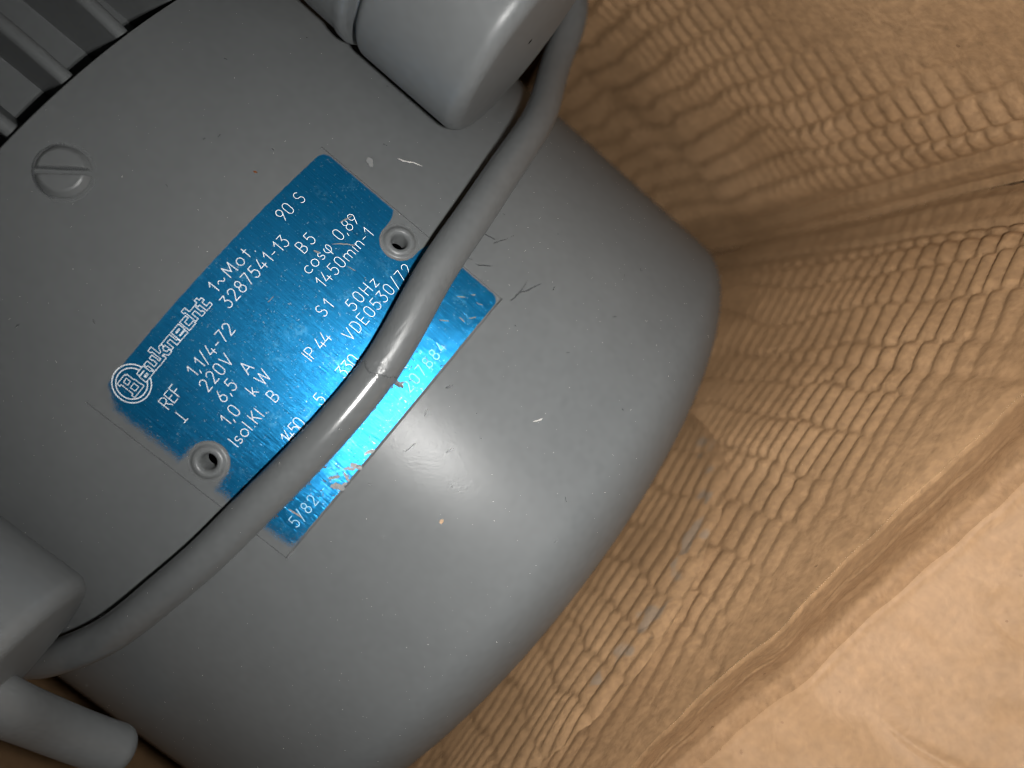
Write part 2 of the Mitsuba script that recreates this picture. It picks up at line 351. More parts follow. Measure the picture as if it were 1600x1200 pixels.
v = v * np.array([1, 1, 1.0]); rad = np.hypot(v[:, 1], v[:, 2]) + 1e-9
v[:, 1] *= 1 + wav / rad; v[:, 2] *= 1 + wav / rad
add(M + '__fan_hood', (v, f), 'grey_paint', 40)

# slotted screw in the hood
def screw():
    c = on_hood(-1.0, -61.5, 0)
    pr = [(0, 1.45), (3.6, 1.35), (4.0, 1.15), (4.75, .35), (4.88, -.15), (5.05, -.60), (5.22, -.10), (5.4, .03), (5.6, .0)]
    n = 260
    a = np.arange(n) * 2 * np.pi / n
    rr = np.interp(np.linspace(0, 8, 90), range(9), [p[0] for p in pr]); hh = np.interp(np.linspace(0, 8, 90), range(9), [p[1] for p in pr])
    # slot: painted over, so its edges are soft; it runs level in the picture and breaks out of the left edge
    rr = rr * 0.86
    X, Y = np.outer(rr, np.cos(a)), np.outer(rr, np.sin(a))      # X along +x, Y along +y
    sd = np.array([0.766, 0.643]); sn = np.array([-0.643, 0.766])
    al, ac = X * sd[0] + Y * sd[1], X * sn[0] + Y * sn[1]
    Z = np.repeat(hh[:, None], n, 1)
    slot = 1 / (1 + np.exp(-(0.48 - np.abs(ac + 0.1)) / 0.035)) / (1 + np.exp(-(5.2 - np.abs(al)) / 0.1))
    Z = Z - slot * np.maximum(Z + 0.1, 0) * 0.97
    # sit it on the curved hood
    y = Y + (-1.0)
    th = y / 1000 / R
    r_ = R + Z / 1000
    V = np.stack([(X - 61.5) / 1000, r_ * np.sin(th), r_ * np.cos(th)], -1).reshape(-1, 3)
    return V, grid_faces(90, n, wrap=True)
sv, sf = screw()
add(M + '__fan_hood__screw', (sv, sf), 'grey_paint_smooth', 50, label='large slotted screw head painted over in grey')

aa = np.linspace(math.radians(120), math.radians(300), 60)      # thin dark arc laid in the groove round the head's far side
ck = [on_hood(-1.0 + 4.36 * math.sin(q), -61.5 + 4.36 * math.cos(q), -0.00006) for q in aa]
(cmh, _, _) = tube_mesh(np.array(ck), 0.00024 * (0.25 + np.sin(np.linspace(0, math.pi, 60))), 6)
add(M + '__fan_hood__screw_arc', cmh, 'dark_shaving', True)

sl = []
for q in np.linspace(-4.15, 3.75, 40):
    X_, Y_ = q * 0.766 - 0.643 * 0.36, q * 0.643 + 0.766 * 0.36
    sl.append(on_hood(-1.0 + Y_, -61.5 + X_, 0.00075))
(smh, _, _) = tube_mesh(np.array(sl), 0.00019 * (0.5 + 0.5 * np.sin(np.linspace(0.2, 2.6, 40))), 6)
add(M + '__fan_hood__screw_slot_shade', smh, 'dark_shaving', True)  # shade line under the slot's upper edge, modelled as a thin dark tube

# stator casing with cooling fins
pr = [(-0.19, 0.062), (-0.19, 0.0780), (-0.05, 0.0780), (-0.05, 0.062)]
add(M + '__finned_casing', lathe_x([(-0.19, 0.001)] + pr + [(-0.05, 0.001)], 180), 'grey_paint_smooth', 30)
pitch = math.radians(7.75)
fins = [k for k in range(-9, 12)]
for i, k in enumerate(fins):
    th = math.radians(-0.75) + k * pitch
    xs = np.r_[np.linspace(-0.19, -0.086, 14), -0.086 + 0.020 * (1 - np.cos(np.linspace(0.15, 1, 10) * np.pi / 2))]
    xs = np.r_[xs, -0.0655]
    top = 0.0925 - np.interp(xs, [-0.19, -0.09, -0.080, -0.074, -0.0655], [0, 0, 0.0004, 0.0016, 0.0042])
    rows = []
    for x, tp in zip(xs, top):
        base, tip = 0.0021, 0.0013
        sec = [(-base, 0.0765), (-base * 0.90, 0.0790)]
        sec += [(-tip * math.cos(a), tp - tip + tip * math.sin(a)) for a in np.linspace(0.05, math.pi - 0.05, 13)]
        sec += [(base * 0.90, 0.0790), (base, 0.0765)]
        rows.append([(x, r * math.sin(th) + q * math.cos(th), r * math.cos(th) - q * math.sin(th)) for q, r in sec])
    rows = np.array(rows)
    n_ = rows.shape[1]
    vv = rows.reshape(-1, 3)
    ff = grid_faces(len(xs), n_)
    cap = len(xs) * n_ - n_
    ff = np.vstack([ff, [[cap, cap + j, cap + j + 1] for j in range(1, n_ - 1)]])
    add(M + '__finned_casing__fin' + ('' if i == 0 else '_%03d' % i), (vv, ff), 'grey_paint_smooth', 35)

# ------------------------------------------------------------------ rating plate, eyelets, lettering
U0, U1, V0, V1 = -27.2, 30.05, -36.6, 3.54
nu, nv = 230, 240
uu, vv_ = np.meshgrid(np.linspace(U0, U1, nu), np.linspace(V0, V1, nv), indexing='ij')
edge = np.minimum(np.minimum(uu - U0, U1 - uu), np.minimum(vv_ - V0, V1 - vv_))
# the side towards the hood's end stands a little proud of the hood, the others are painted in almost flush
hgt = np.interp(vv_, [V0, -20, V1], [0.00016, 0.00030, 0.00050])
hgt = hgt - np.clip((vv_ - (V1 - 0.42)) / 0.42, 0, 1) ** 1.3 * 0.00052
top = on_hood(uu, vv_, 0) ; th = uu / 1000 / R
rr = R + hgt
P_P = np.stack([vv_ / 1000, rr * np.sin(th), rr * np.cos(th)], -1)
fc = grid_faces(nu, nv)
vt = P_P.reshape(-1, 3); uvt = np.stack([vv_, uu], -1).reshape(-1, 2)
cu = uvt[fc].mean(1)[:, ::-1]
keep = np.ones(len(fc), bool)
for (a, b) in RIV: keep &= np.hypot(cu[:, 0] - a, cu[:, 1] - b) > 1.7
fc = fc[keep]
# skirts
def skirt(idx):
    global vt, uvt, fc
    a = vt[idx]; r_ = np.hypot(a[:, 1], a[:, 2]); k = (R - 0.0003) / r_
    lowv = a * np.stack([np.ones_like(k), k, k], 1)
    b0 = len(vt)
    vt = np.vstack([vt, a, lowv]); far = uvt[idx] * 0 + np.array([80.0, 80.0]); uvt = np.vstack([uvt, far, far])
    m = len(idx); j = np.arange(m - 1)
    q = np.stack([b0 + j, b0 + j + 1, b0 + m + j + 1, b0 + m + j], 1)
    fc = np.vstack([fc, q[:, [0, 1, 2]], q[:, [0, 2, 3]]])
I_ = np.arange(nu * nv).reshape(nu, nv)
for idx in (I_[0], I_[-1], I_[:, 0], I_[:, -1]): skirt(idx)
nrm = np.stack([0 * vt[:, 0], vt[:, 1], vt[:, 2]], 1); nrm /= np.linalg.norm(nrm, axis=1, keepdims=True)
add(M + '__rating_plate', (vt, fc), 'plate_finish', False, label='blue brushed metal rating plate with white engraved lettering and grey overpainted edges', uv=uvt)

def plate_h(v):
    return np.interp(v, [V0, -20, V1], [0.00016, 0.00030, 0.00050])

def outline_crack():
    g = Polygon([(U0, V0), (U1, V0), (U1, V1), (U0, V1)])
    return unary_union([g.buffer(.06, join_style=2).difference(g.buffer(-.06, join_style=2)), Polygon([(U0, V1 - .20), (U1 - 4, V1 - .16), (U1, V1 - .05), (U1, V1 + .05), (U0, V1 + .05)])])

def ribbon(geom, key, bsdf, lift=0.00004, label=None):
    """A flat print on the plate from a shapely geometry in plate millimetres."""
    V, F, n0 = [], [], 0
    for g in getattr(geom, 'geoms', [geom]):
        if g.is_empty: continue
        a, b = trimesh.creation.triangulate_polygon(g, engine='earcut')
        V.append(a); F.append(np.asarray(b) + n0); n0 += len(a)
    V, F = np.vstack(V), np.vstack(F)
    th = V[:, 0] / 1000 / R
    r_ = R + plate_h(V[:, 1]) + lift
    add(key, (np.stack([V[:, 1] / 1000, r_ * np.sin(th), r_ * np.cos(th)], 1), F), bsdf, False, label=label)

def arc(cx, cy, rx, ry, a0, a1, n=14):
    a = np.radians(np.linspace(a0, a1, n))
    return [(cx + rx * math.cos(x), cy + ry * math.sin(x)) for x in a]
def loop(cx, cy, rx, ry): return arc(cx, cy, rx, ry, 0, 360, 26)

SG = arc(.24, .74, .23, .26, 35, 250, 14) + arc(.24, .25, .25, .25, 80, -150, 16)
GL = {
 '0': (.50, [arc(.25, .70, .25, .30, 0, 180) + arc(.25, .30, .25, .30, 180, 360)+[(.5, .7)]]),
 '1': (.24, [[(0, .70), (.24, 1), (.24, 0)]]),
 '2': (.50, [arc(.25, .73, .25, .27, 170, -35, 14) + [(0, 0), (.5, 0)]]),
 '3': (.50, [[(.02, 1), (.48, 1), (.21, .62)] + arc(.22, .31, .27, .31, 88, -150, 14)]),
 '4': (.56, [[(.30, 1), (0, .27), (.56, .27)], [(.40, .50), (.40, 0)]]),
 '5': (.50, [[(.47, 1), (.09, 1), (.05, .57)] + arc(.22, .32, .27, .32, 125, -150, 16)]),
 '6': (.50, [[(.36, 1), (.05, .42)], loop(.25, .28, .25, .28)]),
 '7': (.48, [[(0, 1), (.48, 1), (.14, 0)]]),
 '8': (.52, [loop(.26, .76, .21, .24), loop(.26, .27, .26, .27)]),
 '9': (.50, [[(.14, 0), (.45, .58)], loop(.25, .72, .25, .28)]),
 ',': (.12, [[(.09, .08), (.02, -.16)]]),
 '.': (.08, [[(.04, 0), (.04, .05)]]),
 '-': (.34, [[(0, .40), (.34, .40)]]),
 '~': (.62, [[(.62 * k / 16, .36 + .15 * math.sin(k / 16 * 2 * math.pi)) for k in range(17)]]),
 '/': (.40, [[(0, -.12), (.40, 1.06)]]),
 'M': (.78, [[(0, 0), (.06, 1), (.39, .28), (.72, 1), (.78, 0)]]),
 'o': (.56, [loop(.28, .31, .28, .31)]),
 't': (.34, [[(.15, .92), (.15, 0)], [(0, .63), (.34, .63)]]),
 'S': (.49, [SG]),
 's': (.36, [[(x * .74, y * .62) for x, y in SG]]),
 'B': (.50, [[(0, 0), (0, 1), (.24, 1)] + arc(.24, .76, .22, .24, 90, -90, 10) + [(0, .52)], [(.24, .52)] + arc(.24, .26, .26, .26, 90, -90, 12) + [(0, 0)]]),
 'R': (.50, [[(0, 0), (0, 1), (.24, 1)] + arc(.24, .74, .25, .26, 90, -90, 12) + [(0, .48)], [(.22, .48), (.50, 0)]]),
 'P': (.48, [[(0, 0), (0, 1), (.22, 1)] + arc(.22, .73, .26, .27, 90, -90, 12) + [(0, .46)]]),
 'E': (.44, [[(.44, 0), (0, 0), (0, 1), (.44, 1)], [(0, .52), (.38, .52)]]),
 'F': (.44, [[(0, 0), (0, 1), (.44, 1)], [(0, .52), (.38, .52)]]),
 'I': (.02, [[(0, 0), (0, 1)]]),
 'J': (.44, [[(.22, 1), (.22, 0)], [(0, 0), (.44, 0)]]),
 'V': (.62, [[(0, 1), (.31, 0), (.62, 1)]]),
 'A': (.66, [[(0, 0), (.33, 1), (.66, 0)], [(.12, .34), (.54, .34)]]),
 'D': (.52, [[(0, 0), (0, 1), (.18, 1)] + arc(.18, .5, .34, .5, 90, -90, 16) + [(0, 0)]]),
 'K': (.50, [[(0, 0), (0, 1)], [(.48, 1), (0, .42)], [(.17, .60), (.50, 0)]]),
 'k': (.40, [[(0, 0), (0, 1)], [(.36, .62), (0, .24)], [(.13, .38), (.40, 0)]]),
 'W': (.92, [[(0, 1), (.23, 0), (.46, .95), (.69, 0), (.92, 1)]]),
 'l': (.02, [[(0, 0), (0, 1)]]),
 'c': (.46, [arc(.28, .31, .28, .31, 45, 315, 18)]),
 'q': (.62, [arc(.31, .31, .30, .31, 128, 360, 16) + arc(.46, .36, .15, .28, 0, 180, 10) + [(.31, -.26)]]),
 'm': (.82, [[(0, 0), (0, .62)], [(0, .38)] + arc(.205, .40, .205, .22, 180, 0, 10) + [(.41, 0)], [(.41, .38)] + arc(.615, .40, .205, .22, 180, 0, 10) + [(.82, 0)]]),
 'i': (.02, [[(0, 0), (0, .62)], [(0, .86), (0, .90)]]),
 'n': (.44, [[(0, 0), (0, .62)], [(0, .38)] + arc(.22, .40, .22, .22, 180, 0, 10) + [(.44, 0)]]),
 'H': (.54, [[(0, 0), (0, 1)], [(.54, 0), (.54, 1)], [(0, .5), (.54, .5)]]),
 'z': (.44, [[(0, .62), (.44, .62), (0, 0), (.44, 0)]]),
}
CAP, PEN = 2.06, 0.118
def write(text, u0, u1, v, cap=CAP, pen=PEN):
    """Single-stroke engraving, fitted between u0 and u1 on the baseline v."""
    ws = [GL[c][0] if c != ' ' else .30 for c in text]
    gap = ((u1 - u0) / cap - sum(ws)) / max(len(text) - 1, 1)
    x, out = 0.0, []
    for c, w in zip(text, ws):
        if c != ' ':
            jy = rng.normal(0, .012)
            for pl in GL[c][1]:
                p = [(u0 + (x + a) * cap, v - (b + jy) * cap) for a, b in pl]
                out.append(LineString(p).buffer(pen / 2, quad_segs=3))
        x += w + gap
    return unary_union(out)
LINES = [
 [('1~Mot.', -0.6, 8.5, -32.1), ('90', 15.3, 17.9, -32.1), ('S', 19.6, 20.6, -32.1)],
 [('3287541-13', -1.3, 13.1, -29.05)],
 [('REF', -19.75, -16.2, -26.1), ('1,1/4-72', -13.0, -3.4, -26.1), ('B5', 13.3, 16.3, -26.25)],
 [('J', -19.9, -19.0, -22.95), ('220V', -13.6, -7.3, -23.1), ('cosq', 11.1, 17.0, -23.35), ('0,89', 19.0, 23.9, -23.35)],
 [('6,5', -13.4, -10.0, -20.1), ('A', -7.55, -6.2, -20.05), ('1450min-1', 10.9, 23.5, -20.1)],
 [('1,0', -15.8, -12.9, -17.15), ('kW', -9.5, -5.5, -17.05), ('S1', 7.2, 9.5, -17.0)],
 [('Isol.Kl.', -17.55, -10.4, -13.98), ('B', -8.25, -7.2, -13.95), ('IP', 0.43, 1.9, -13.85), ('44', 2.9, 5.4, -13.75), ('50Hz', 11.1, 17.5, -14.0)],
 [('VDE0530/72', 6.9, 23.1, -11.15)],
 [('1450', -12.1, -8.0, -8.0), ('5', -4.0, -3.0, -8.0), ('330', 1.6, 5.3, -8.0)],
]
k = 0
for row in LINES:
    g = unary_union([write(*r) for r in row])
    ribbon(g, M + '__rating_plate__engraved_line' + ('' if k == 0 else '_%03d' % k), 'engraving'); k += 1
ribbon(write('5/82', -22.0, -16.4, 1.55, 1.9, .14), M + '__rating_plate__engraved_line_%03d' % k, 'engraving_worn', label='faint worn engraving 5/82')
ribbon(write('207884', 6.6, 16.4, 1.55, 1.9, .13), M + '__rating_plate__engraved_line_%03d' % (k + 1), 'engraving_worn', label='faint worn engraving 207884')
ribbon(outline_crack(), M + '__rating_plate__edge_crack', 'dark_shaving', 0.00003)

# maker's lettering: outlined slab letters, the first one inside a double ring
def slab(paths, u, v, sx, sy, w):
    return unary_union([LineString([(u + a * sx, v - b * sy) for a, b in p]).buffer(w / 2, cap_style=2, join_style=2) for p in paths])
BK = {
 'B': (1.0, [[(-.12, 0), (.72, 0)], [(-.12, 1), (.70, 1)], [(.12, 0), (.12, 1)], [(.12, .52), (.74, .52)], [(.70, 1), (.70, .52)], [(.76, .52), (.76, 0)], [(.60, 0), (.90, 0)]]),
 'a': (1.0, [[(.08, .9), (.72, .9), (.72, 0)], [(.72, .52), (.12, .52), (.12, .02), (.95, .02)]]),
 'u': (1.0, [[(-.05, .9), (.18, .9), (.18, .03), (.76, .03)], [(.60, .9), (.76, .9), (.76, 0), (.98, .02)]]),
 'k': (1.0, [[(-.05, 1.45), (.18, 1.45), (.18, 0)], [(.0, .02), (.36, .02)], [(.2, .45), (.55, .45), (.72, .9), (.9, .9)], [(.55, .45), (.72, .02), (.98, .02)]]),
 'n': (1.0, [[(-.05, .9), (.18, .9), (.18, 0)], [(.18, .9), (.76, .9), (.76, .02), (.98, .02)]]),
 'e': (1.0, [[(.84, .03), (.16, .03), (.16, .9), (.78, .9), (.78, .46), (.2, .46)]]),
 'c': (.80, [[(.74, .03), (.16, .03), (.16, .9), (.70, .9)]]),
 'h': (1.0, [[(-.05, 1.45), (.18, 1.45), (.18, 0)], [(.18, .88), (.76, .88), (.76, .02), (.98, .02)]]),
 't': (.80, [[(.30, 1.35), (.30, .03), (.78, .03)], [(.0, .9), (.66, .9)]]),
}
out = []
cx, cy = -20.18, -33.05
letters = [slab(BK['B'][1], -21.35, -31.62, 2.3, 2.85, .46)]
word = 'auknecht'
adv = 16.1 / sum(BK[c][0] for c in word)
u = -18.55
for c in word:
    letters.append(slab(BK[c][1], u, -31.68, adv * .98, 1.62, .44)); u += BK[c][0] * adv
solid = unary_union(letters)
for r in (3.08, 2.48):
    ring = Point(cx, cy).buffer(r, quad_segs=20).exterior.buffer(.075)
    out.append(ring.difference(unary_union(letters[1:]).buffer(.05)))
edges = unary_union([l.buffer(.06, join_style=2) for l in letters]).boundary
out.append(unary_union([l.boundary for l in letters]).difference(unary_union(letters).buffer(-.02)).buffer(.068) if False else solid.buffer(.05, join_style=2).boundary.buffer(.052))
ribbon(unary_union(out), M + '__rating_plate__maker_lettering', 'engraving', label='outlined maker name with a double ring round its first letter')

# eyelets: rolled rings with real holes
for i, (a, b) in enumerate(RIV):
    ph = float(plate_h(b)) * 1000
    pr = [(3.35, ph + .02), (2.95, ph + .06), (2.75, ph + .20), (2.45, ph + .50), (2.05, ph + .62), (1.7, ph + .52), (1.42, ph + .18), (1.32, ph - .3), (1.30, -1.6), (1.30, -3.2), (0.01, -3.2)]
    kk = np.linspace(0, 8, 60)
    r_ = np.r_[np.interp(kk, range(9), [q[0] for q in pr[:9]]), 1.30, 1.30]
    h_ = np.r_[np.interp(kk, range(9), [q[1] for q in pr[:9]]), -2.4, -3.2]
    from scipy.ndimage import gaussian_filter1d
    r_[:58], h_[:58] = gaussian_filter1d(r_, 2, mode='nearest')[:58], gaussian_filter1d(h_, 2, mode='nearest')[:58]
    ang = np.arange(72) * 2 * np.pi / 72
    Y, X, Z = np.outer(r_, np.sin(ang)), np.outer(r_, np.cos(ang)), np.repeat(h_[:, None], 72, 1)
    th = (Y + a) / 1000 / R
    q_ = R + Z / 1000
    V_ = np.stack([(X + b) / 1000, q_ * np.sin(th), q_ * np.cos(th)], -1).reshape(-1, 3)
    key = M + '__rating_plate__eyelet' + ('' if i == 0 else '_%03d' % i)
    add(key, (V_, grid_faces(len(r_), 72, wrap=True)[:, ::-1]), 'grey_paint_smooth', 60)

# ------------------------------------------------------------------ the two capacitor cans
RC = 0.0200
for i, (deg, xe) in enumerate(((33.5, -0.0208), (-34.8, -0.0175))):
    D = R + RC + 0.0030
    c = (D * math.sin(math.radians(deg)), D * math.cos(math.radians(deg)))
    key = M + '__capacitor' + ('' if i == 0 else '_%03d' % i)
    pr = [(xe, 0.0005), (xe, 0.0100), (xe, 0.0168)]
    pr += fillet(xe, 0.0172, xe - 0.0026, RC, xe - 0.0028, 0.0172, 10)
    pr += [(x, RC) for x in np.linspace(xe - 0.0032, xe - 0.0200, 12)]
    pr += fillet(xe - 0.0204, RC, xe - 0.0218, RC - 0.0014, xe - 0.0204, RC - 0.0014, 7)
    pr += [(xe - 0.0221, RC - 0.0021), (xe - 0.0226, RC - 0.0023), (xe - 0.0231, RC - 0.0021)]
    add(key, lathe_x(pr, 140, c), 'grey_paint_smooth', 40)
    x1 = xe - 0.0231
    pc = [(x1, RC - 0.0021)] + fillet(x1 - 0.0003, RC - 0.0012, x1 - 0.0016, RC + 0.0003, x1 - 0.0018, RC - 0.0012, 7)
    pc += [(x1 - 0.0026, RC + 0.0002), (x1 - 0.0034, RC - 0.0002), (x1 - 0.0090, RC - 0.0003)]
    pc += fillet(x1 - 0.0095, RC - 0.0003, x1 - 0.0125, RC - 0.0035, x1 - 0.0095, RC - 0.0035, 8)
    pc += [(x1 - 0.0125, 0.012), (x1 - 0.045, 0.012), (x1 - 0.045, 0.0005)]
    add(key + '__collar', lathe_x(pc, 140, c), 'grey_paint_smooth', 40)
    # lug that carries the can on the casing, out of sight underneath
    lug = trimesh.creation.box(extents=(0.016, 0.014, 0.030))
    lug.apply_transform(trimesh.transformations.rotation_matrix(-math.radians(deg), (1, 0, 0)))
    DD = R - 0.008
    lug.apply_translation((x1 - 0.040, DD * math.sin(math.radians(deg)), DD * math.cos(math.radians(deg))))
    add(key + '__bracket', lug, 'grey_paint_smooth', False)

# ------------------------------------------------------------------ cables
cpts = [(-.066, .1040, .040), (-.052, .1060, .048), (-.0380, .1050, .0565), (-.0275, .1000, .0620), (-.0232, .0941, .0632), (-.0200, .0850, .0652), (-.0137, .0668, .0770), (-.0109, .0490, .0880), (-.0092, .0357, .0942),
        (-.0078, .0241, .0973), (-.0061, .0155, .0985), (-.0046, .0060, .0986), (-.0043, -.0039, .0987), (-.0048, -.0140, .0980), (-.0057, -.0238, .0960), (-.0067, -.0339, .0929),
        (-.0084, -.0439, .0889), (-.0106, -.0546, .0830), (-.0146, -.0650, .0752), (-.0195, -.0735, .0675), (-.0300, -.0820, .0570), (-.045, -.0880, .0500), (-.062, -.0910, .0450)]
path = spline(cpts, 700)
def swell(L, ang):
    return 0 * ang + 0.00004 * math.exp(-((L - mid_L) / 0.0012) ** 2) * (1 + np.sin(5 * ang + 1)) + 0.00005 * (L < mid_L) - 0.00008 * math.exp(-((L - mid_L - 0.0009) / 0.0003) ** 2)
cl0 = np.r_[0, np.cumsum(np.linalg.norm(np.diff(path, axis=0), axis=1))]
mid_i = np.argmin(np.abs(path[:, 1] - 0.0058) + (path[:, 2] < 0.09)); mid_L = cl0[np.argmin(np.abs(path[:, 1] - 0.0058) + (path[:, 2] < 0.09))]
(cm, cuv, cl) = tube_mesh(path, 0.0032, 44, swell)
add(M + '__cable', cm, 'cable_paint', True, label='grey rubber cable painted over, looping across the rating plate', uv=cuv)

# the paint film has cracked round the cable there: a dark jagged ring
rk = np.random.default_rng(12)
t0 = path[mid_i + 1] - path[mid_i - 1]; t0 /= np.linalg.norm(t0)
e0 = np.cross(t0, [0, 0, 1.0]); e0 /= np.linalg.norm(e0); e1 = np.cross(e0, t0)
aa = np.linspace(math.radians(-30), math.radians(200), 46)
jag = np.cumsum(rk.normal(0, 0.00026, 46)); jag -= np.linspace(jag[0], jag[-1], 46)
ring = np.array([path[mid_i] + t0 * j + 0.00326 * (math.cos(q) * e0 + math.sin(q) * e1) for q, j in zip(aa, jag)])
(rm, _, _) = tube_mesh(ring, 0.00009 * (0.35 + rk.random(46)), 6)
add(M + '__cable__paint_crack', rm, 'dark_shaving', True)

# blunt cable sleeve leaving the face of the lower can
sc = np.array([(-0.029, -0.0697, 0.0935), (-0.0163, -0.0712, 0.0888), (-0.0110, -0.0752, 0.0788), (-0.0036, -0.0776, 0.0706), (0.0018, -0.0780, 0.0668)])
sp = spline(sc, 60)
rad_ = np.linspace(0.0042, 0.0046, 60)
endL = np.linspace(0, 1, 12)
tail = sp[-1] + (sp[-1] - sp[-2]) / np.linalg.norm(sp[-1] - sp[-2]) * (endL[1:, None] * 0.0035)
rad2 = 0.0046 * np.sqrt(np.maximum(1 - endL[1:] ** 2.6, 0.0004))
(sm, suv, _) = tube_mesh(np.vstack([sp, tail]), np.r_[rad_, rad2], 40)
add(M + '__cable_sleeve', sm, 'grey_paint_smooth', True, label='blunt grey sleeve sticking out of the lower left can')
sc2 = np.array([(-0.030, 0.0840, 0.0960), (-0.0206, 0.0860, 0.0960), (-0.0190, 0.0861, 0.0955)])
sp2 = spline(sc2, 30)
tail2 = sp2[-1] + (sp2[-1] - sp2[-2]) / np.linalg.norm(sp2[-1] - sp2[-2]) * (endL[1:, None] * 0.003)
(sm2, _, _) = tube_mesh(np.vstack([sp2, tail2]), np.r_[np.full(30, 0.0045), rad2 * 0.0045 / 0.0046], 36)
add(M + '__cable_sleeve_001', sm2, 'grey_paint_smooth', True)

# ================================================================== loose shavings and dust on the motor
def surf_h(u, x):
    inside = (u > U0) & (u < U1) & (x > V0) & (x < V1)
    return np.where(inside, plate_h(x), 0.0)

def shaving(u, x, length, width, ang, seed, curl=0.10, forks=0):
    """An irregular sliver of paint film lying on the hood; mm."""
    r = np.random.default_rng(seed)
    n = 9
    tt = np.linspace(-.5, .5, n)
    off = np.cumsum(r.normal(0, .10 * length / n * 2, n)); off -= off.mean()
    wd = width * (0.35 + 0.65 * np.sin(np.pi * (tt + .5)) ** .5) * r.uniform(.6, 1.3, n) * .5
    lift = curl * length * (4 * tt ** 2) * r.uniform(.3, 1.0) + .03
    V, F = [], []
    ca, sa = math.cos(ang), math.sin(ang)
    def put(a, b, h):
        U, X = u + a * ca - b * sa, x + a * sa + b * ca
        V.append(on_hood(U, X, float(surf_h(U, X)) + h / 1000))
    for i in range(n):
        for (b, h) in ((-wd[i], 0), (wd[i], .02), (wd[i], .07), (-wd[i], .05)):
            put(tt[i] * length, off[i] + b, lift[i] + h)
    for i in range(n - 1):
        for j in range(4):
            a, b = i * 4 + j, i * 4 + (j + 1) % 4
            F += [(a, b, b + 4), (a, b + 4, a + 4)]
    F += [(0, 1, 2), (0, 2, 3), (n * 4 - 4, n * 4 - 2, n * 4 - 3), (n * 4 - 4, n * 4 - 1, n * 4 - 2)]
    for k in range(forks):
        i = r.integers(2, n - 2); b0 = len(V)
        L2 = length * r.uniform(.25, .5); an = r.choice([-1, 1]) * r.uniform(.3, .9)
        for q in (0, .5, 1):
            for sgn in (-1, 1):
                w2 = width * .3 * (1.05 - q)
                put(tt[i] * length + L2 * q * math.cos(an) - sgn * w2 * math.sin(an), off[i] + L2 * q * math.sin(an) + sgn * w2 * math.cos(an), lift[i] + .05 + .2 * q)
        F += [(b0, b0 + 1, b0 + 3), (b0, b0 + 3, b0 + 2), (b0 + 2, b0 + 3, b0 + 5), (b0 + 2, b0 + 5, b0 + 4)]
    return np.array(V), np.array(F)

DEG = math.radians
# (u, x, length, width, angle) read off the motor's surface
dark = [(38.9, -5.3, 2.2, .14, DEG(70), 'short dark paint sliver hugging the cable beside the upper right eyelet'), (39.6, -3.4, 3.4, .14, DEG(20), 'dark curled paint thread on grey hood, uppermost right of the cable'),
        (33.2, -2.8, 3.2, .12, DEG(48), 'thin dark paint thread between the cable and the blue plate corner'), (11.6, 6.0, 1.4, .40, DEG(35), 'small dark paint chip just below the blue plate edge under the number 207884'),
        (5.7, 5.7, 1.4, .25, DEG(-20), 'dark paint scrap beside the bright highlight below the plate'), (-0.3, 7.4, 2.2, .14, DEG(5), 'upright dark paint thread on the bright highlight below the plate'),
        (3.4, 12.8, 1.5, .3, DEG(20), 'dark crumb of paint in the middle of the bright highlight'), (44, 22, 1.1, .14, DEG(30), 'tiny dark paint thread far right on the grey hood near the box corner')]
for i, (u, x, L, w, a, lb) in enumerate(dark):
    v_, f_ = shaving(u, x, L, w, a, 100 + i, .05)
    add('paint_shaving' + ('' if i == 0 else '_%03d' % i), (v_, f_), 'dark_shaving', False, lb, 'paint shaving')
big = [('forked dark curl of scraped paint right of the blue plate corner', 34.8, 5.9, 7.4, .32, DEG(20), 2, 'dark_shaving', 201),
       ('star-shaped torn paint flake under the cable on the lower blue strip', 6.2, -1.6, 3.6, .95, DEG(75), 5, 'dark_shaving', 202)]
for j, (lb, u, x, L, w, a, fk, m, sd) in enumerate(big):
    v_, f_ = shaving(u, x, L, w, a, sd, .04, fk)
    add('paint_shaving_%03d' % (len(dark) + j), (v_, f_), m, False, lb, 'paint shaving')
flk = [(22.6, -25.2, 2.6, .26, DEG(20), 'thin grey paint flake right of the engraved 0,89'), (18.8, -22.6, 3.8, .24, DEG(58), 'long grey paint flake lying across the engraved 0,89'),
       (-12.6, 2.4, 2.4, 1.1, DEG(65), 'largest grey paint flake on the lower blue strip, right of 5/82'), (-5.0, 2.7, 1.9, .55, DEG(35), 'grey paint flake on the lower blue strip nearest the highlight'),
       (-20.3, -.2, 2.6, .4, DEG(85), 'long grey paint flake across the 5 of 5/82')]
for i, (u, x, L, w, a, lb) in enumerate(flk):
    v_, f_ = shaving(u, x, L, w, a, 300 + i, .02, 1 if w > .5 else 0)
    add('paint_flake' + ('' if i == 0 else '_%03d' % i), (v_, f_), 'grey_shaving', False, lb, 'paint flake')
small = [(-8.2, 2.5, 2.0, .8, 75), (-9.2, 1.9, 1.9, .45, 50), (-10.5, 2.4, 1.7, .45, 110), (-11.8, .9, 1.9, .6, 40), (-11.7, 2.9, 1.1, .5, 20), (19.8, -1.8, 1.6, .28, 60), (22.0, .4, 1.3, .25, 95),
         (25.2, -2.2, 1.5, .2, 60), (27.0, -.8, .9, .25, 45), (14.8, -25.0, 1.0, .3, 70), (16.4, -19.0, 1.6, .18, 75), (4.0, -25.2, 1.3, .18, 5), (23.5, 1.6, 1.4, .2, 40), (26.4, 1.0, 1.2, .2, 70)]
V, F, n0 = [], [], 0
for i, (u, x, L, w, a) in enumerate(small):
    v_, f_ = shaving(u, x, L, w, DEG(a), 340 + i, .02, 1 if w > .5 else 0)
    V.append(v_); F.append(f_ + n0); n0 += len(v_)
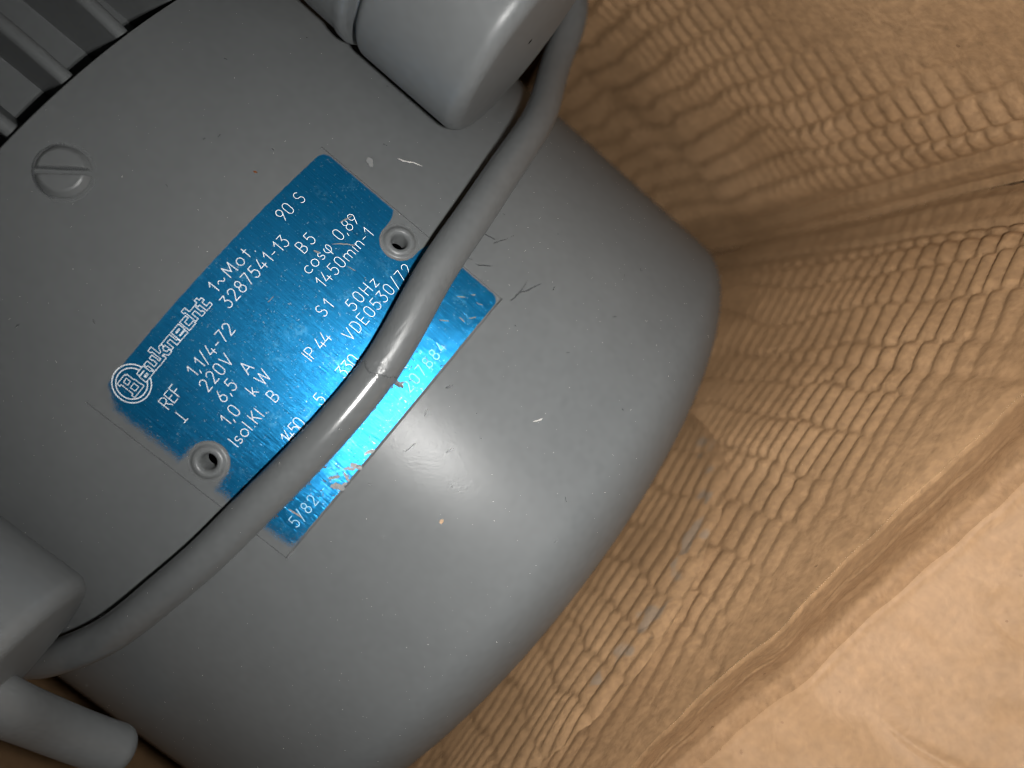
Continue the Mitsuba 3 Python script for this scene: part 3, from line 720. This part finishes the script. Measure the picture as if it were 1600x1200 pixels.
add('paint_crumbs', (np.vstack(V), np.vstack(F)), 'grey_shaving', False, 'small grey crumbs of peeled paint scattered over the blue plate', 'paint crumbs', kind='stuff')
V, F, n0 = [], [], 0
r = np.random.default_rng(91)
for k in range(130):                                         # fine dark threads, thickest on the lower strip
    u, x = (r.uniform(-16, 14), r.uniform(-3.5, 2.9)) if k < 80 else (r.uniform(-30, 60), r.uniform(-60, 38))
    if k >= 80 and U0 < u < U1 and V0 < x < V1: continue
    v_, f_ = shaving(u, x, r.uniform(.25, 1.0), r.uniform(.05, .14), r.uniform(0, 3.1), 700 + k, .03)
    V.append(v_); F.append(f_ + n0); n0 += len(v_)
add('paint_threads', (np.vstack(V), np.vstack(F)), 'dark_shaving', False, 'fine dark paint threads strewn over the lower blue strip and the hood', 'paint threads', kind='stuff')
misc = [('pale_sliver', 'short pale sliver alone on bare grey paint right of the highlight', 'sliver', 17.0, 21.5, 1.7, .28, DEG(38), 'pale_shaving'),
        ('pale_sliver_001', 'long thin pale sliver between the blue plate and the upper can', 'sliver', 39.9, -24.6, 4.6, .30, DEG(58), 'pale_shaving'),
        ('dirt_crumb', 'small beige crumb on bare grey paint below the lower strip of the blue plate', 'crumb', -6.6, 19.2, .8, .6, DEG(0), 'beige_crumb'),
        ('rust_crumb', 'small orange rust crumb above the plate near its top corner', 'crumb', 18.7, -41.0, .6, .35, DEG(60), 'rust'),
        ('paint_blister', 'translucent grey paint blister between the upper plate corner and the can', 'paint flake', 34.2, -29.3, 2.0, 1.1, DEG(120), 'grey_shaving')]
for i, (key, lb, ct, u, x, L, w, a, m) in enumerate(misc):
    v_, f_ = shaving(u, x, L, w, a, 400 + i, .02)
    add(key, (v_, f_), m, False, lb, ct)
# torn paint film still clinging to the plate along both sides of the cable
V, F, n0 = [], [], 0
r = np.random.default_rng(55)
for k in range(150):
    i = r.integers(250, 500)
    p = path[i]; u = R * 1000 * math.atan2(p[1], p[2]); x = p[0] * 1000
    if not (-24 < u < 25): continue
    side = -1 if r.random() < .7 else 1
    off = side * (3.0 + r.uniform(-.2, .5)) if side < 0 else 2.9 + r.uniform(-.1, .3)
    v_, f_ = shaving(u, x + off, r.uniform(.5, 1.6), r.uniform(.12, .4), r.uniform(-.6, .6) + (0 if side < 0 else r.uniform(-1, 1)), 500 + k, .03, 1)
    V.append(v_); F.append(f_ + n0); n0 += len(v_)
add(M + '__torn_paint', (np.vstack(V), np.vstack(F)), 'dark_shaving', False, kind='stuff')
# dust
V, F, n0 = [], [], 0
r = np.random.default_rng(77)
def speck(c, nrm, size):
    a = np.cross(nrm, r.normal(size=3)); a /= np.linalg.norm(a); b = np.cross(nrm, a)
    n = r.integers(4, 7)
    an = np.sort(r.uniform(0, 2 * np.pi, n)); el = r.uniform(.35, 1)
    ring = np.array([c + size * r.uniform(.6, 1) * (math.cos(q) * a + el * math.sin(q) * b) for q in an])
    return np.vstack([ring, [c + nrm * size * .6]]), np.array([(j, (j + 1) % n, n) for j in range(n)])
for k in range(2600):
    u = r.uniform(-95, 105); x = r.uniform(-70, 42)
    if (U0 < u < U1) and (V0 < x < V1) and r.random() < .55: continue
    sz = 0.00004 + 0.00010 * r.random() ** 4
    h = float(surf_h(u, x))
    th = u / 1000 / R
    v_, f_ = speck(on_hood(u, x, h), np.array([0, math.sin(th), math.cos(th)]), sz)
    V.append(v_); F.append(f_ + n0); n0 += len(v_)
for k in range(110):
    i = r.integers(100, 600); p = path[i]; t_ = path[i + 1] - path[i - 1]; t_ /= np.linalg.norm(t_)
    nn = np.cross(t_, np.cross([0, 0, 1.0], t_)); nn += 0.8 * r.normal() * np.cross(t_, nn); nn /= np.linalg.norm(nn)
    v_, f_ = speck(p + nn * 0.0032, nn, 0.00003 + 0.00008 * r.random() ** 4)
    V.append(v_); F.append(f_ + n0); n0 += len(v_)
add('dust', (np.vstack(V), np.vstack(F)), 'white_dust', False, 'fine pale dust specks scattered over the grey motor', 'dust', kind='stuff')
